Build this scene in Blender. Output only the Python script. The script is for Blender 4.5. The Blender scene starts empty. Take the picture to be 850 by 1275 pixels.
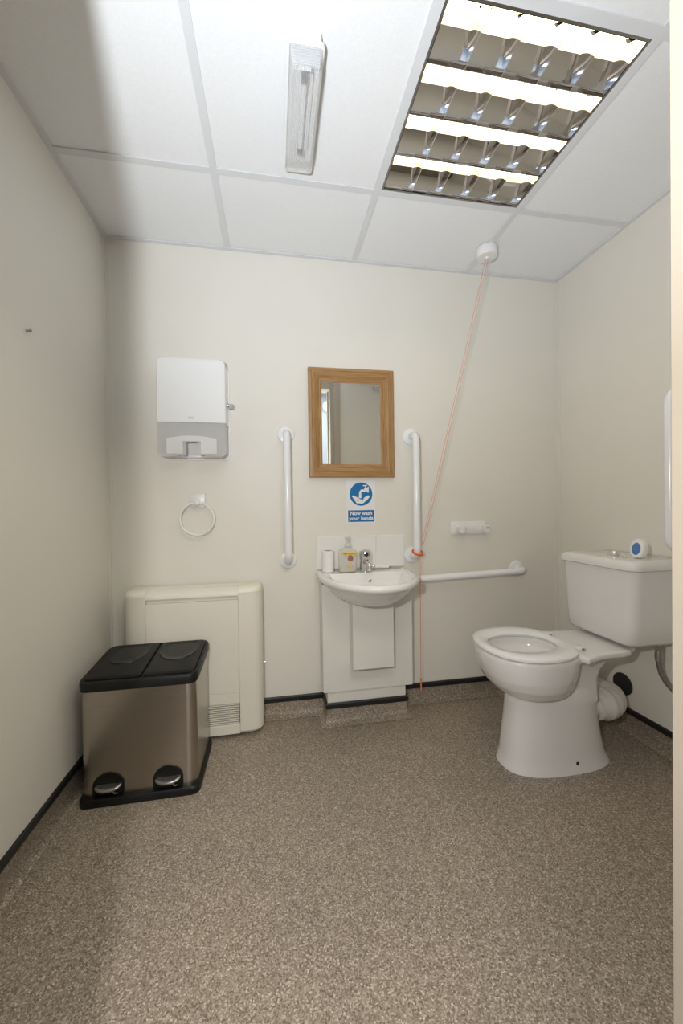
import bpy, bmesh, math, random
from mathutils import Vector, Matrix
random.seed(7)
S = bpy.context.scene
C = S.collection
PI = math.pi

# ------------------------------------------------------------------ camera, world, lights, exposure
XR, H = 2.2584, 2.2193            # room width, ceiling height (back wall is y = 0, room towards -y)
YF = -1.457                       # inner face of the architrave on the entrance wall
cam_d = bpy.data.cameras.new('camera')
cam = bpy.data.objects.new('camera', cam_d); C.objects.link(cam)
FPX = 476.163; yaw, pitch, roll = 0.1752, -0.0126, -0.0149
fw = Vector((math.sin(yaw)*math.cos(pitch), math.cos(yaw)*math.cos(pitch), math.sin(pitch)))
rt = Vector((math.cos(yaw), -math.sin(yaw), 0)); up = rt.cross(fw)
r2 = rt*math.cos(roll)+up*math.sin(roll); u2 = -rt*math.sin(roll)+up*math.cos(roll)
m = Matrix((r2, u2, -fw)).transposed().to_4x4(); m.translation = Vector((0.7194, -1.8628, 1.0104))
cam.matrix_world = m
cam_d.sensor_fit = 'HORIZONTAL'; cam_d.sensor_width = 36; cam_d.lens = FPX/850*36
cam_d.clip_start = 0.01; cam_d.clip_end = 50
S.camera = cam
S.view_settings.view_transform = 'Standard'; S.view_settings.look = 'None'
S.view_settings.gamma = 1; S.view_settings.use_curve_mapping = False
S.view_settings.exposure = 0.0
w = bpy.data.worlds.new('world'); S.world = w; w.use_nodes = True
w.node_tree.nodes['Background'].inputs[0].default_value = (0.75, 0.82, 1, 1)
w.node_tree.nodes['Background'].inputs[1].default_value = 0.05

def aim(o, tgt):
    o.rotation_euler = (Vector(tgt)-o.location).to_track_quat('-Z', 'Y').to_euler()
# photographer's flash head, left of the lens, bounced upwards
fl = bpy.data.lights.new('flash', 'SPOT'); flo = bpy.data.objects.new('flash', fl); C.objects.link(flo)
flo.location = (0.535, -1.84, 1.14); aim(flo, (0.86, -1.08, 2.22))
fl.energy = 73; fl.spot_size = math.radians(125); fl.spot_blend = 1.0; fl.shadow_soft_size = 0.016
fl.color = (0.79, 0.89, 1.0)
# added fill: bare point light at the flash head, evens out the room
fd = bpy.data.lights.new('added_fill', 'POINT'); fdo = bpy.data.objects.new('added_fill', fd); C.objects.link(fdo)
fdo.location = (0.535, -1.84, 1.16); fd.energy = 33; fd.shadow_soft_size = 0.02; fd.color = (1.0, 0.965, 0.94)
# corridor ceiling panel light behind the photographer
cl = bpy.data.lights.new('corridor_lamp', 'AREA'); clo = bpy.data.objects.new('corridor_lamp', cl); C.objects.link(clo)
cl.shape = 'RECTANGLE'; cl.size = 1.2; cl.size_y = 0.4; clo.location = (1.3, -2.15, 2.36)
cl.energy = 22; cl.color = (1.0, 0.94, 0.78)
TUBE_EMIT = 9.0

# ------------------------------------------------------------------ materials
def new_mat(name):
    mt = bpy.data.materials.new(name); mt.use_nodes = True
    nt = mt.node_tree
    return mt, nt, nt.nodes['Principled BSDF']
def rgba(c): return (c[0], c[1], c[2], 1)
def N(nt, t, **kw):
    n = nt.nodes.new(t)
    for k, v in kw.items(): setattr(n, k, v)
    return n
def coords(nt, scale=(1, 1, 1)):
    tc = N(nt, 'ShaderNodeTexCoord'); mp = N(nt, 'ShaderNodeMapping'); mp.inputs['Scale'].default_value = scale
    nt.links.new(tc.outputs['Object'], mp.inputs['Vector']); return mp.outputs[0]
def noise_mix(nt, vec, ca, cb, scale, detail=4, lo=.35, hi=.65):
    n = N(nt, 'ShaderNodeTexNoise'); n.inputs['Scale'].default_value = scale; n.inputs['Detail'].default_value = detail
    nt.links.new(vec, n.inputs['Vector'])
    r = N(nt, 'ShaderNodeValToRGB'); r.color_ramp.elements[0].position = lo; r.color_ramp.elements[1].position = hi
    r.color_ramp.elements[0].color = rgba(ca); r.color_ramp.elements[1].color = rgba(cb)
    nt.links.new(n.outputs['Fac'], r.inputs[0]); return r.outputs[0], n.outputs['Fac']
def plain(name, col, rough=.4, metal=0., var=.04, scale=6, bump=0., bscale=200, spec=.5, coat=0., aniso=None):
    mt, nt, b = new_mat(name)
    v = coords(nt)
    c, f = noise_mix(nt, v, [x*(1-var) for x in col], [min(1, x*(1+var)) for x in col], scale)
    nt.links.new(c, b.inputs['Base Color'])
    b.inputs['Roughness'].default_value = rough; b.inputs['Metallic'].default_value = metal
    b.inputs['Specular IOR Level'].default_value = spec; b.inputs['Coat Weight'].default_value = coat
    if bump:
        n = N(nt, 'ShaderNodeTexNoise'); n.inputs['Scale'].default_value = bscale; n.inputs['Detail'].default_value = 3
        nt.links.new(v, n.inputs['Vector'])
        bp = N(nt, 'ShaderNodeBump'); bp.inputs['Strength'].default_value = bump; bp.inputs['Distance'].default_value = .002
        nt.links.new(n.outputs['Fac'], bp.inputs['Height']); nt.links.new(bp.outputs[0], b.inputs['Normal'])
    return mt
def clear(name, col, opac, rough=.1):
    mt, nt, b = new_mat(name)
    b.inputs['Roughness'].default_value = rough
    c, f = noise_mix(nt, coords(nt), [x*.97 for x in col], col, 8); nt.links.new(c, b.inputs['Base Color'])
    t = N(nt, 'ShaderNodeBsdfTransparent'); mx = N(nt, 'ShaderNodeMixShader'); mx.inputs[0].default_value = opac
    nt.links.new(t.outputs[0], mx.inputs[1]); nt.links.new(b.outputs[0], mx.inputs[2])
    nt.links.new(mx.outputs[0], nt.nodes['Material Output'].inputs['Surface'])
    return mt
M = {}
M['wall'] = plain('wall_board', (.80, .765, .69), rough=.42, var=.012, scale=3, bump=.05, bscale=60, spec=.35)
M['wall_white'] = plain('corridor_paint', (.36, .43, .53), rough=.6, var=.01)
M['tile'] = plain('ceiling_tile', (.87, .87, .87), rough=.9, var=.012, scale=90, bump=.25, bscale=320, spec=.2)
M['grid'] = plain('grid_metal', (.74, .74, .75), rough=.45, var=.01)
M['frame_paint'] = plain('cream_gloss', (.48, .42, .335), rough=.3, var=.02)
M['black_trim'] = plain('black_pvc', (.012, .012, .013), rough=.4, var=.2)
M['white_pl'] = plain('white_plastic', (.84, .83, .81), rough=.3, var=.01)
M['cover_pl'] = plain('cover_plastic', (.86, .855, .84), rough=.22, var=.008)
M['rail'] = plain('white_powder_coat', (.86, .87, .87), rough=.22, var=.008)
M['cream'] = plain('cream_enamel', (.80, .755, .66), rough=.4, var=.012)
M['cream_cap'] = plain('cream_plastic_cap', (.83, .785, .65), rough=.4, var=.012)
M['dark'] = plain('dark_void', (.02, .02, .02), rough=.7)
M['ceramic'] = plain('white_ceramic', (.82, .80, .78), rough=.12, var=.006, spec=.5, coat=.3)
M['seat'] = plain('seat_plastic', (.84, .835, .82), rough=.2, var=.006)
M['tile_w'] = plain('glazed_tile', (.87, .85, .81), rough=.12, var=.01)
M['board'] = plain('white_board', (.80, .77, .71), rough=.35, var=.01)
M['chrome'] = plain('chrome', (.75, .75, .76), rough=.08, metal=1, var=.03)
M['steel_dull'] = plain('dull_steel', (.42, .41, .39), rough=.35, metal=1, var=.1, scale=30)
M['louvre'] = plain('polished_aluminium', (.80, .80, .82), rough=.04, metal=1, var=.02)
M['surround'] = plain('dark_chrome', (.30, .30, .31), rough=.2, metal=1)
M['blackp'] = plain('black_plastic', (.009, .009, .009), rough=.42, var=.4, scale=14, bump=.12, bscale=500, spec=.3)
M['blackp_gloss'] = plain('black_plastic_panel', (.012, .012, .012), rough=.32, var=.3, scale=10, spec=.35)
M['blue'] = plain('sign_blue', (.0, .16, .42), rough=.4, var=.03)
M['sign_white'] = plain('sign_white', (.83, .82, .80), rough=.45, var=.01)
M['orange'] = plain('orange_cord', (.80, .26, .13), rough=.7, var=.1, scale=200)
M['red'] = plain('red_plastic', (.75, .10, .03), rough=.35, var=.05)
M['paper'] = plain('tissue_paper', (.86, .85, .83), rough=.95, var=.02, scale=80)
M['card'] = plain('brown_card', (.30, .24, .18), rough=.9)
M['fresh_blue'] = plain('blue_gel', (.08, .19, .46), rough=.25, var=.1, scale=60)
M['yellow'] = plain('label_yellow', (.85, .58, .05), rough=.5, var=.03)
M['brown'] = plain('label_brown', (.36, .13, .09), rough=.5, var=.05)
M['pump'] = clear('frosted_pump_plastic', (.84, .82, .76), .75, .3)
M['soap'] = plain('amber_soap', (.72, .58, .34), rough=.2)
M['rubber'] = plain('pale_rubber', (.74, .71, .66), rough=.45, var=.03)
M['window'] = clear('smoky_clear_plastic', (.70, .69, .67), .50, .15)
M['lip'] = clear('milky_clear_plastic', (.90, .90, .87), .62, .2)
M['clear'] = clear('clear_ribbed_acrylic', (.80, .81, .82), .36, .06)
M['bottle'] = clear('clear_bottle', (.80, .79, .74), .40, .1)
M['hose'] = plain('braided_steel', (.26, .24, .22), rough=.4, metal=.8, var=.35, scale=400)
M['stain'] = plain('brown_stain', (.13, .085, .045), rough=.7, var=.3, scale=60)

def floor_mat():
    mt, nt, b = new_mat('speckled_safety_vinyl')
    v = coords(nt)
    vo = N(nt, 'ShaderNodeTexVoronoi'); vo.inputs['Scale'].default_value = 340
    nt.links.new(v, vo.inputs['Vector'])
    sep = N(nt, 'ShaderNodeSeparateColor'); nt.links.new(vo.outputs['Color'], sep.inputs[0])
    r = N(nt, 'ShaderNodeValToRGB'); e = r.color_ramp.elements
    e[0].position = 0; e[0].color = (.125, .097, .072, 1); e[1].position = 1; e[1].color = (.62, .54, .45, 1)
    for p, c in ((.22, (.22, .178, .136)), (.5, (.287, .237, .185)), (.78, (.36, .305, .245)), (.92, (.47, .405, .33))):
        x = e.new(p); x.color = rgba(c)
    nt.links.new(sep.outputs[0], r.inputs[0])
    big, f = noise_mix(nt, v, (.94, .94, .94), (1.09, 1.08, 1.06), 2.2, 5)
    mx = N(nt, 'ShaderNodeMix', data_type='RGBA', blend_type='MULTIPLY'); mx.inputs[0].default_value = 1
    nt.links.new(r.outputs[0], mx.inputs[6]); nt.links.new(big, mx.inputs[7])
    nt.links.new(mx.outputs[2], b.inputs['Base Color'])
    b.inputs['Roughness'].default_value = .42; b.inputs['Specular IOR Level'].default_value = .5
    bp = N(nt, 'ShaderNodeBump'); bp.inputs['Strength'].default_value = .3; bp.inputs['Distance'].default_value = .001
    nt.links.new(sep.outputs[1], bp.inputs['Height']); nt.links.new(bp.outputs[0], b.inputs['Normal'])
    return mt
M['floor'] = floor_mat()
def wood_mat(name, sc):
    mt, nt, b = new_mat(name)
    v = coords(nt, sc)
    c, f = noise_mix(nt, v, (.30, .155, .055), (.47, .275, .115), 5, 8, .3, .7)
    nt.links.new(c, b.inputs['Base Color']); b.inputs['Roughness'].default_value = .42
    return mt
M['wood_h'] = wood_mat('oak_horizontal', (2, 20, 40)); M['wood_v'] = wood_mat('oak_vertical', (40, 20, 2))
def brushed():
    mt, nt, b = new_mat('brushed_steel')
    v = coords(nt, (3, 3, 160))
    c, f = noise_mix(nt, v, (.41, .375, .335), (.50, .46, .41), 6, 4, .3, .7)
    nt.links.new(c, b.inputs['Base Color'])
    b.inputs['Metallic'].default_value = 1; b.inputs['Roughness'].default_value = .27
    b.inputs['Anisotropic'].default_value = .7; b.inputs['Anisotropic Rotation'].default_value = .25
    return mt
M['steel'] = brushed()
def mirror_mat():
    mt, nt, b = new_mat('mirror_silver')
    c, f = noise_mix(nt, coords(nt), (.86, .875, .86), (.88, .89, .875), 3); nt.links.new(c, b.inputs['Base Color'])
    b.inputs['Metallic'].default_value = 1; b.inputs['Roughness'].default_value = .01
    return mt
M['mirror'] = mirror_mat()
def emit_mat(name, col, st):
    mt, nt, b = new_mat(name)
    b.inputs['Base Color'].default_value = (.9, .9, .88, 1)
    b.inputs['Emission Color'].default_value = rgba(col); b.inputs['Emission Strength'].default_value = st
    return mt
M['tube_on'] = emit_mat('lit_fluorescent_tube', (1, .80, .42), TUBE_EMIT)
M['lamp_panel'] = emit_mat('lit_panel', (.9, .95, 1), 1.5)

# ------------------------------------------------------------------ helpers
def obj(name, bm, mat, parent=None, smooth=True, angle=35):
    me = bpy.data.meshes.new(name)
    bmesh.ops.recalc_face_normals(bm, faces=bm.faces)
    bm.to_mesh(me); bm.free()
    return obj_me(name, me, mat, parent, smooth, angle)
def obj_me(name, me, mat, parent=None, smooth=True, angle=35):
    if mat is not None:
        me.materials.clear(); me.materials.append(mat)
    if smooth:
        me.polygons.foreach_set('use_smooth', [True]*len(me.polygons))
        me.set_sharp_from_angle(angle=math.radians(angle))
    o = bpy.data.objects.new(name, me); C.objects.link(o)
    if parent: 
        o.parent = parent
        bpy.context.view_layer.update()
        o.matrix_parent_inverse = parent.matrix_world.inverted()
    return o
def tag(o, label=None, cat=None, group=None, kind=None):
    if label: o['label'] = label
    if cat: o['category'] = cat
    if group: o['group'] = group
    if kind: o['kind'] = kind
    return o
def thing(name, label, cat, loc, group=None):
    o = bpy.data.objects.new(name, None); C.objects.link(o); o.location = loc; o.empty_display_size = .05
    bpy.context.view_layer.update()
    return tag(o, label, cat, group)
def add_box(bm, x0, x1, y0, y1, z0, z1, r=0, seg=2, M4=None):
    vs = [bm.verts.new((x, y, z)) for x in (x0, x1) for y in (y0, y1) for z in (z0, z1)]
    fs = [bm.faces.new([vs[i] for i in q]) for q in ((0, 1, 3, 2), (4, 6, 7, 5), (0, 4, 5, 1), (2, 3, 7, 6), (0, 2, 6, 4), (1, 5, 7, 3))]
    out = vs
    if r:
        es = list({e for f in fs for e in f.edges})
        res = bmesh.ops.bevel(bm, geom=es, offset=r, segments=seg, affect='EDGES', profile=.5)
        out = list({v for f in res['faces'] for v in f.verts})
    if M4 is not None: bmesh.ops.transform(bm, matrix=M4, verts=out)
    return out
def box(*a, **k):
    bm = bmesh.new(); add_box(bm, *a, **k); return bm
def loft(bm, loops, cap0=True, cap1=True, closed=True):
    rows = [[bm.verts.new(p) for p in lp] for lp in loops]
    n = len(rows[0])
    for a, b in zip(rows, rows[1:]):
        for i in range(n if closed else n-1):
            j = (i+1) % n
            bm.faces.new((a[i], a[j], b[j], b[i]))
    if cap0: bm.faces.new(rows[0][::-1])
    if cap1: bm.faces.new(rows[-1])
    return rows
def tube(bm, pts, r, n=12, cap=True):
    pts = [Vector(p) for p in pts]; loops = []
    t0 = (pts[1]-pts[0]).normalized()
    nrm = t0.orthogonal().normalized()
    for i, p in enumerate(pts):
        a = pts[max(i-1, 0)]; b = pts[min(i+1, len(pts)-1)]
        t = (b-a).normalized()
        nrm = (nrm - t*nrm.dot(t)).normalized(); bn = t.cross(nrm)
        rr = r[i] if isinstance(r, (list, tuple)) else r
        loops.append([p+nrm*math.cos(2*PI*k/n)*rr+bn*math.sin(2*PI*k/n)*rr for k in range(n)])
    loft(bm, loops, cap, cap)
def lathe(bm, prof, n=24, mat4=None, cap0=True, cap1=True):
    loops = [[Vector((r*math.cos(2*PI*k/n), r*math.sin(2*PI*k/n), z)) for k in range(n)] for r, z in prof]
    if mat4 is not None: loops = [[mat4 @ p for p in lp] for lp in loops]
    loft(bm, loops, cap0, cap1)
def prism(bm, poly, y0, y1):
    """extrude an (x, z) polygon between y0 and y1"""
    a = [bm.verts.new((x, y0, z)) for x, z in poly]; b = [bm.verts.new((x, y1, z)) for x, z in poly]
    n = len(poly)
    for i in range(n): bm.faces.new((a[i], a[(i+1) % n], b[(i+1) % n], b[i]))
    bm.faces.new(a[::-1]); bm.faces.new(b)
def plan(bm, poly, z0, z1):
    a = [bm.verts.new((x, y, z0)) for x, y in poly]; b = [bm.verts.new((x, y, z1)) for x, y in poly]
    n = len(poly)
    for i in range(n): bm.faces.new((a[i], a[(i+1) % n], b[(i+1) % n], b[i]))
    bm.faces.new(a[::-1]); bm.faces.new(b)
def rrect(x0, x1, y0, y1, r, seg=5):
    """rounded rectangle; r single or 4 radii (x0y0, x1y0, x1y1, x0y1)"""
    if not isinstance(r, (list, tuple)): r = (r,)*4
    out = []
    for (cx, cy, a0, rr) in ((x0+r[0], y0+r[0], PI, r[0]), (x1-r[1], y0+r[1], 1.5*PI, r[1]), (x1-r[2], y1-r[2], 0, r[2]), (x0+r[3], y1-r[3], .5*PI, r[3])):
        for k in range(seg+1):
            a = a0+.5*PI*k/seg
            out.append((cx+rr*math.cos(a), cy+rr*math.sin(a)))
    return out
def superel(cx, cy, a, b, n=2.2, cnt=48):
    o = []
    for k in range(cnt):
        t = 2*PI*k/cnt; c, s = math.cos(t), math.sin(t)
        o.append((cx+a*math.copysign(abs(c)**(2/n), c), cy+b*math.copysign(abs(s)**(2/n), s)))
    return o
ROT_Y = Matrix.Rotation(PI/2, 4, 'X')   # lathe axis +z -> -y
def at_y(x, y, z): return Matrix.Translation((x, y, z)) @ ROT_Y

# ------------------------------------------------------------------ room shell
YW = YF - .018; YO = YW - .11          # entrance wall faces
JX0, JX1, HEAD = .452, 1.2155, 2.04     # door opening
tag(obj('floor', box(-1.2, 3.4, -2.9, .1, -.05, 0), M['floor'], smooth=False), kind='structure')
tag(obj('wall_back', box(-.1, XR+.1, 0, .1, 0, H+.2), M['wall'], smooth=False), kind='structure')
tag(obj('wall_left', box(-.1, 0, YO, 0, 0, H+.2), M['wall'], smooth=False), kind='structure')
tag(obj('wall_right', box(XR, XR+.1, YO, 0, 0, H+.2), M['wall'], smooth=False), kind='structure')
bm = bmesh.new()
add_box(bm, 0, JX0-.02, YO, YW, 0, H+.2); add_box(bm, JX1+.02, XR, YO, YW, 0, H+.2); add_box(bm, JX0-.02, JX1+.02, YO, YW, HEAD+.02, H+.2)
tag(obj('wall_front', bm, M['wall'], smooth=False), kind='structure')
# corridor behind the photographer (seen in the mirror)
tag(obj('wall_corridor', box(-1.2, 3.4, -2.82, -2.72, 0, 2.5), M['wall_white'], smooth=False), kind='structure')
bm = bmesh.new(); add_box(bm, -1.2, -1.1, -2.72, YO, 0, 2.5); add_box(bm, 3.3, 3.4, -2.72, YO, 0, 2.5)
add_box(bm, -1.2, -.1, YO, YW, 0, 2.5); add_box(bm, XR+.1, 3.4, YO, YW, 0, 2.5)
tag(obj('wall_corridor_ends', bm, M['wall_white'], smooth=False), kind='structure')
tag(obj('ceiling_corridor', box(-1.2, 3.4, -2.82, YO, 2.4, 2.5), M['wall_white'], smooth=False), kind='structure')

# suspended ceiling: soffit, tiles, grid bars, wall angles
ceil = tag(obj('ceiling', box(0, XR, YO, 0, H+.18, H+.2), M['tile'], smooth=False), kind='structure')
GX = [0, .528, 1.128, 1.728, XR]; GY1, GY2 = -.4255, -1.0255
def ctile(x0, x1, y0, y1):
    obj('ceiling_tile', box(x0+.001, x1-.001, y0+.001, y1-.001, H+.003, H+.018), M['tile'], ceil, smooth=False)
for i in range(4): ctile(GX[i], GX[i+1], GY1, 0)
for i in (0, 1): ctile(GX[i], GX[i+1], YW, GY1)
ctile(GX[2], GX[3], YW, GY2)
ctile(GX[3], GX[4], GY2, GY1); ctile(GX[3], GX[4], YW, GY2)
bw = .0125
def gbar(x0, x1, y0, y1): obj('grid_bar', box(x0, x1, y0, y1, H-.0015, H+.002), M['grid'], ceil, smooth=False)
for i in (1, 2, 3):
    gbar(GX[i]-bw, GX[i]+bw, GY1+bw, -.0195); gbar(GX[i]-bw, GX[i]+bw, YW+.0195, GY1-bw)
gbar(.0195, XR-.0195, GY1-bw, GY1+bw)
gbar(GX[2]+bw, GX[3]-bw, GY2-bw, GY2+bw); gbar(GX[3]+bw, XR-.0195, GY2-bw, GY2+bw)
def wangle(x0, x1, y0, y1): obj('wall_angle', box(x0, x1, y0, y1, H-.003, H+.002), M['grid'], ceil, smooth=False)
wangle(0, .019, YW, 0); wangle(XR-.019, XR, YW, 0); wangle(.019, XR-.019, -.019, 0); wangle(.019, XR-.019, YW, YW+.019)

# white cover angles in the two back corners
for nm, xx, s in (('trim_1', 0, 1), ('trim_2', XR, -1)):
    bm = bmesh.new()
    add_box(bm, min(xx, xx+s*.022), max(xx, xx+s*.022), -.0025, 0, .1, H-.003)
    add_box(bm, min(xx, xx+s*.0025), max(xx, xx+s*.0025), -.022, -.0025, .1, H-.003)
    tag(obj(nm, bm, M['wall'], smooth=False), kind='structure')

# coved vinyl skirting with black capping strip
PATH = [(0, YW), (0, 0), (.950, 0), (.950, -.112), (1.330, -.112), (1.330, 0), (XR, 0), (XR, YW)]
def miter(i, d):
    p = Vector(PATH[i])
    def nrm(a, b):
        t = (Vector(b)-Vector(a)).normalized(); return Vector((t.y, -t.x))
    if i == 0: return p+nrm(PATH[0], PATH[1])*d
    if i == len(PATH)-1: return p+nrm(PATH[-2], PATH[-1])*d
    a, b = nrm(PATH[i-1], PATH[i]), nrm(PATH[i], PATH[i+1])
    mm = (a+b); return p+mm*(d/(1+a.dot(b)))
COVE = [(.0, .09), (.003, .09), (.003, .04), (.006, .024), (.014, .010), (.030, .002), (.0, .0)]
CAP = [(0, .076), (.008, .076), (.0095, .080), (.0085, .096), (.004, .101), (0, .101)]
def sweep(idx, prof):
    bm = bmesh.new()
    loops = [[(*miter(i, d), z) for d, z in prof] for i in idx]
    loft(bm, loops); return bm
for nm, idx in (('baseboard_left', (0, 1)), ('baseboard_back', (1, 2, 3, 4, 5, 6)), ('baseboard_right', (6, 7))):
    o = tag(obj(nm, sweep(idx, COVE), M['floor'], angle=60), kind='structure')
    tag(obj('capping_strip', sweep(idx, CAP), M['black_trim'], o), 'black capping strip')

# door lining and architrave
dr = bpy.data.objects.new('door_1', None); C.objects.link(dr); dr['kind'] = 'structure'; dr.location = (.8, YW, 0)
bpy.context.view_layer.update()
for x0, x1 in ((JX0-.02, JX0), (JX1, JX1+.02)):
    obj('jamb', box(x0, x1, YO, YW, 0, HEAD), M['frame_paint'], dr, smooth=False)
obj('head_lining', box(JX0-.02, JX1+.02, YO, YW, HEAD, HEAD+.02), M['frame_paint'], dr, smooth=False)
def arch(x0, x1, z0, z1, inner):
    bm = bmesh.new()
    add_box(bm, x0, x1, YW, YF, z0, z1, r=.002, seg=1)
    return obj('architrave', bm, M['frame_paint'], dr)
arch(JX0-.07, JX0, 0, HEAD+.07, 1); arch(JX1, JX1+.03, 0, HEAD+.07, 0)
obj('architrave', box(JX1+.03, JX1+.085, YW, YF+.006, 0, HEAD+.07, r=.004), M['frame_paint'], dr)
arch(JX0, JX1, HEAD, HEAD+.07, 0)
for x0, x1 in ((JX0, JX0+.012), (JX1-.012, JX1)):
    obj('door_stop', box(x0, x1, YO+.005, YO+.04, 0, HEAD), M['frame_paint'], dr, smooth=False)

# ------------------------------------------------------------------ recessed louvred ceiling light
t = thing('recessed_ceiling_light', 'lit recessed ceiling light with mirrored louvre cells and four yellow tubes', 'ceiling light', (1.428, -.7255, H))
x0, x1, y0, y1 = GX[2]+bw, GX[3]-bw, GY2+bw, GY1-bw
FH = .095
bm = bmesh.new()
add_box(bm, x0, x1, y0, y1, H+FH, H+FH+.004)
for q in ((x0, x0+.003, y0, y1), (x1-.003, x1, y0, y1), (x0+.003, x1-.003, y0, y0+.003), (x0+.003, x1-.003, y1-.003, y1)):
    add_box(bm, *q, H-.001, H+FH)
obj('housing', bm, M['grid'], t, smooth=False)
bm = bmesh.new()
for q in ((x0+.003, x0+.010, y0+.003, y1-.003), (x1-.010, x1-.003, y0+.003, y1-.003), (x0+.010, x1-.010, y0+.003, y0+.010), (x0+.010, x1-.010, y1-.010, y1-.003)):
    add_box(bm, *q, H-.0008, H+.05)
obj('chrome_surround', bm, M['surround'], t, smooth=False)
lx0, lx1, ly0, ly1 = x0+.011, x1-.011, y0+.011, y1-.011
bay = (ly1-ly0)/4; cell = (lx1-lx0)/5
LH = .05
def vprof(wtop, k=6):
    """parabolic wedge: half widths by height"""
    return [(.0010+wtop*((j/k)**1.8), LH*j/k) for j in range(k+1)]
for j in range(5):   # longitudinal parabolic reflectors between the tubes
    yc = ly0+bay*j
    bm = bmesh.new(); pr_ = vprof(bay*.34)
    pts = [(d, z) for d, z in pr_]
    prof = [(yc+d, H+z) for d, z in pts]+[(yc-d, H+z) for d, z in pts[::-1]]
    if j == 0: prof = [(yc+d, H+z) for d, z in pts]+[(yc, H+LH), (yc, H)][0:1]
    if j == 4: prof = [(yc-d, H+z) for d, z in pts]+[(yc, H+LH)]
    loft(bm, [[(xx, y, z) for y, z in prof] for xx in (lx0, lx1)])
    obj('long_reflector', bm, M['louvre'], t)
for i in range(6):   # cross blades
    xc = lx0+cell*i
    for j in range(4):
        ya, yb = ly0+bay*j+.002, ly0+bay*(j+1)-.002
        bm = bmesh.new(); pts = vprof(.007)
        if i == 0: prof = [(xc+d, H+z) for d, z in pts]+[(xc, H+LH)]
        elif i == 5: prof = [(xc-d, H+z) for d, z in pts]+[(xc, H+LH)]
        else: prof = [(xc+d, H+z) for d, z in pts]+[(xc-d, H+z) for d, z in pts[::-1]]
        loft(bm, [[(x, yy, z) for x, z in prof] for yy in (ya, yb)])
        obj('cross_blade', bm, M['louvre'], t)
for j in range(4):
    yc = ly0+bay*(j+.5)
    bm = bmesh.new(); tube(bm, [(lx0+.012, yc, H+.066), (lx1-.012, yc, H+.066)], .0135, 16)
    obj('fluorescent_tube', bm, M['tube_on'], t)

# ------------------------------------------------------------------ bulkhead light on the ceiling
t = thing('bulkhead_light', 'unlit white bulkhead light with a clear ribbed cover on the ceiling', 'ceiling light', (.82, -.71, H-.0015))
bx0, bx1, by0, by1 = .773, .867, -.889, -.505
HB = H-.0015; HZ = H-.036; HC = H-.098       # ceiling side, rim level, underside of the cover
bm = bmesh.new()
a = rrect(bx0+.006, bx1-.006, by0+.003, by1, .008, 3)
loft(bm, [[(x, y, HB) for x, y in a], [(x, y, HZ+.004) for x, y in a]])
obj('base', bm, M['white_pl'], t)
bm = bmesh.new(); fr = rrect(bx0-.001, bx1+.001, by0-.003, by1-.006, .012, 3); fi = rrect(bx0+.006, bx1-.006, by0+.004, by1-.014, .008, 3)
loft(bm, [[(x, y, HZ+.004) for x, y in fr], [(x, y, HZ-.004) for x, y in fr], [(x, y, HZ-.006) for x, y in fi], [(x, y, HZ+.002) for x, y in fi]], False, True)
obj('cover_rim', bm, M['white_pl'], t)
bm = bmesh.new(); add_box(bm, bx0+.022, bx1-.022, by0+.05, by1-.10, HZ-.010, HZ+.001); obj('reflector', bm, M['white_pl'], t)
bm = bmesh.new(); tube(bm, [(.82, by0+.062, HC+.034), (.82, by1-.125, HC+.034)], .008, 12); obj('unlit_tube', bm, M['white_pl'], t)
for yy in (by0+.045, by1-.130):
    bm = bmesh.new(); add_box(bm, .811, .829, yy, yy+.020, HC+.022, HZ-.009, r=.003); obj('lamp_holder', bm, M['steel_dull'], t)
bm = bmesh.new(); nr = 13; secs = []
for yy, zz in ((by0+.004, HZ-.005), (by0+.007, HC+.006), (by0+.013, HC), (by1-.118, HC), (by1-.110, HC+.005), (by1-.014, HZ-.005)):
    d = (HZ-.005)-zz; k_ = min(1, d/.05)
    lp = [(bx0+.005, yy, HZ-.004), (bx0+.008, yy, zz+.45*d), (bx0+.013, yy, zz+.004*k_)]
    for k in range(nr*4+1):
        xx = bx0+.015+(bx1-bx0-.030)*k/(nr*4)
        lp.append((xx, yy, zz+(.0035*k_ if k % 4 in (2,) else .0012*k_ if k % 4 in (1, 3) else 0)))
    lp += [(bx1-.013, yy, zz+.004*k_), (bx1-.008, yy, zz+.45*d), (bx1-.005, yy, HZ-.004)]
    secs.append(lp)
loft(bm, secs, closed=False, cap0=False, cap1=False)
tag(obj('clear_cover', bm, M['clear'], t, angle=12), 'clear ribbed cover')
for k in range(7):
    zz = HZ-.010-k*.0072
    bm = bmesh.new(); add_box(bm, bx0+.013, bx1-.013, by0+.002, by0+.0075, zz-.0022, zz); obj('end_rib', bm, M['clear'], t, smooth=False)
bm = bmesh.new(); add_box(bm, bx0+.030, bx1-.034, by0+.016, by0+.020, HC+.010, HC+.036); obj('end_plate', bm, M['white_pl'], t, smooth=False)

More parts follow.
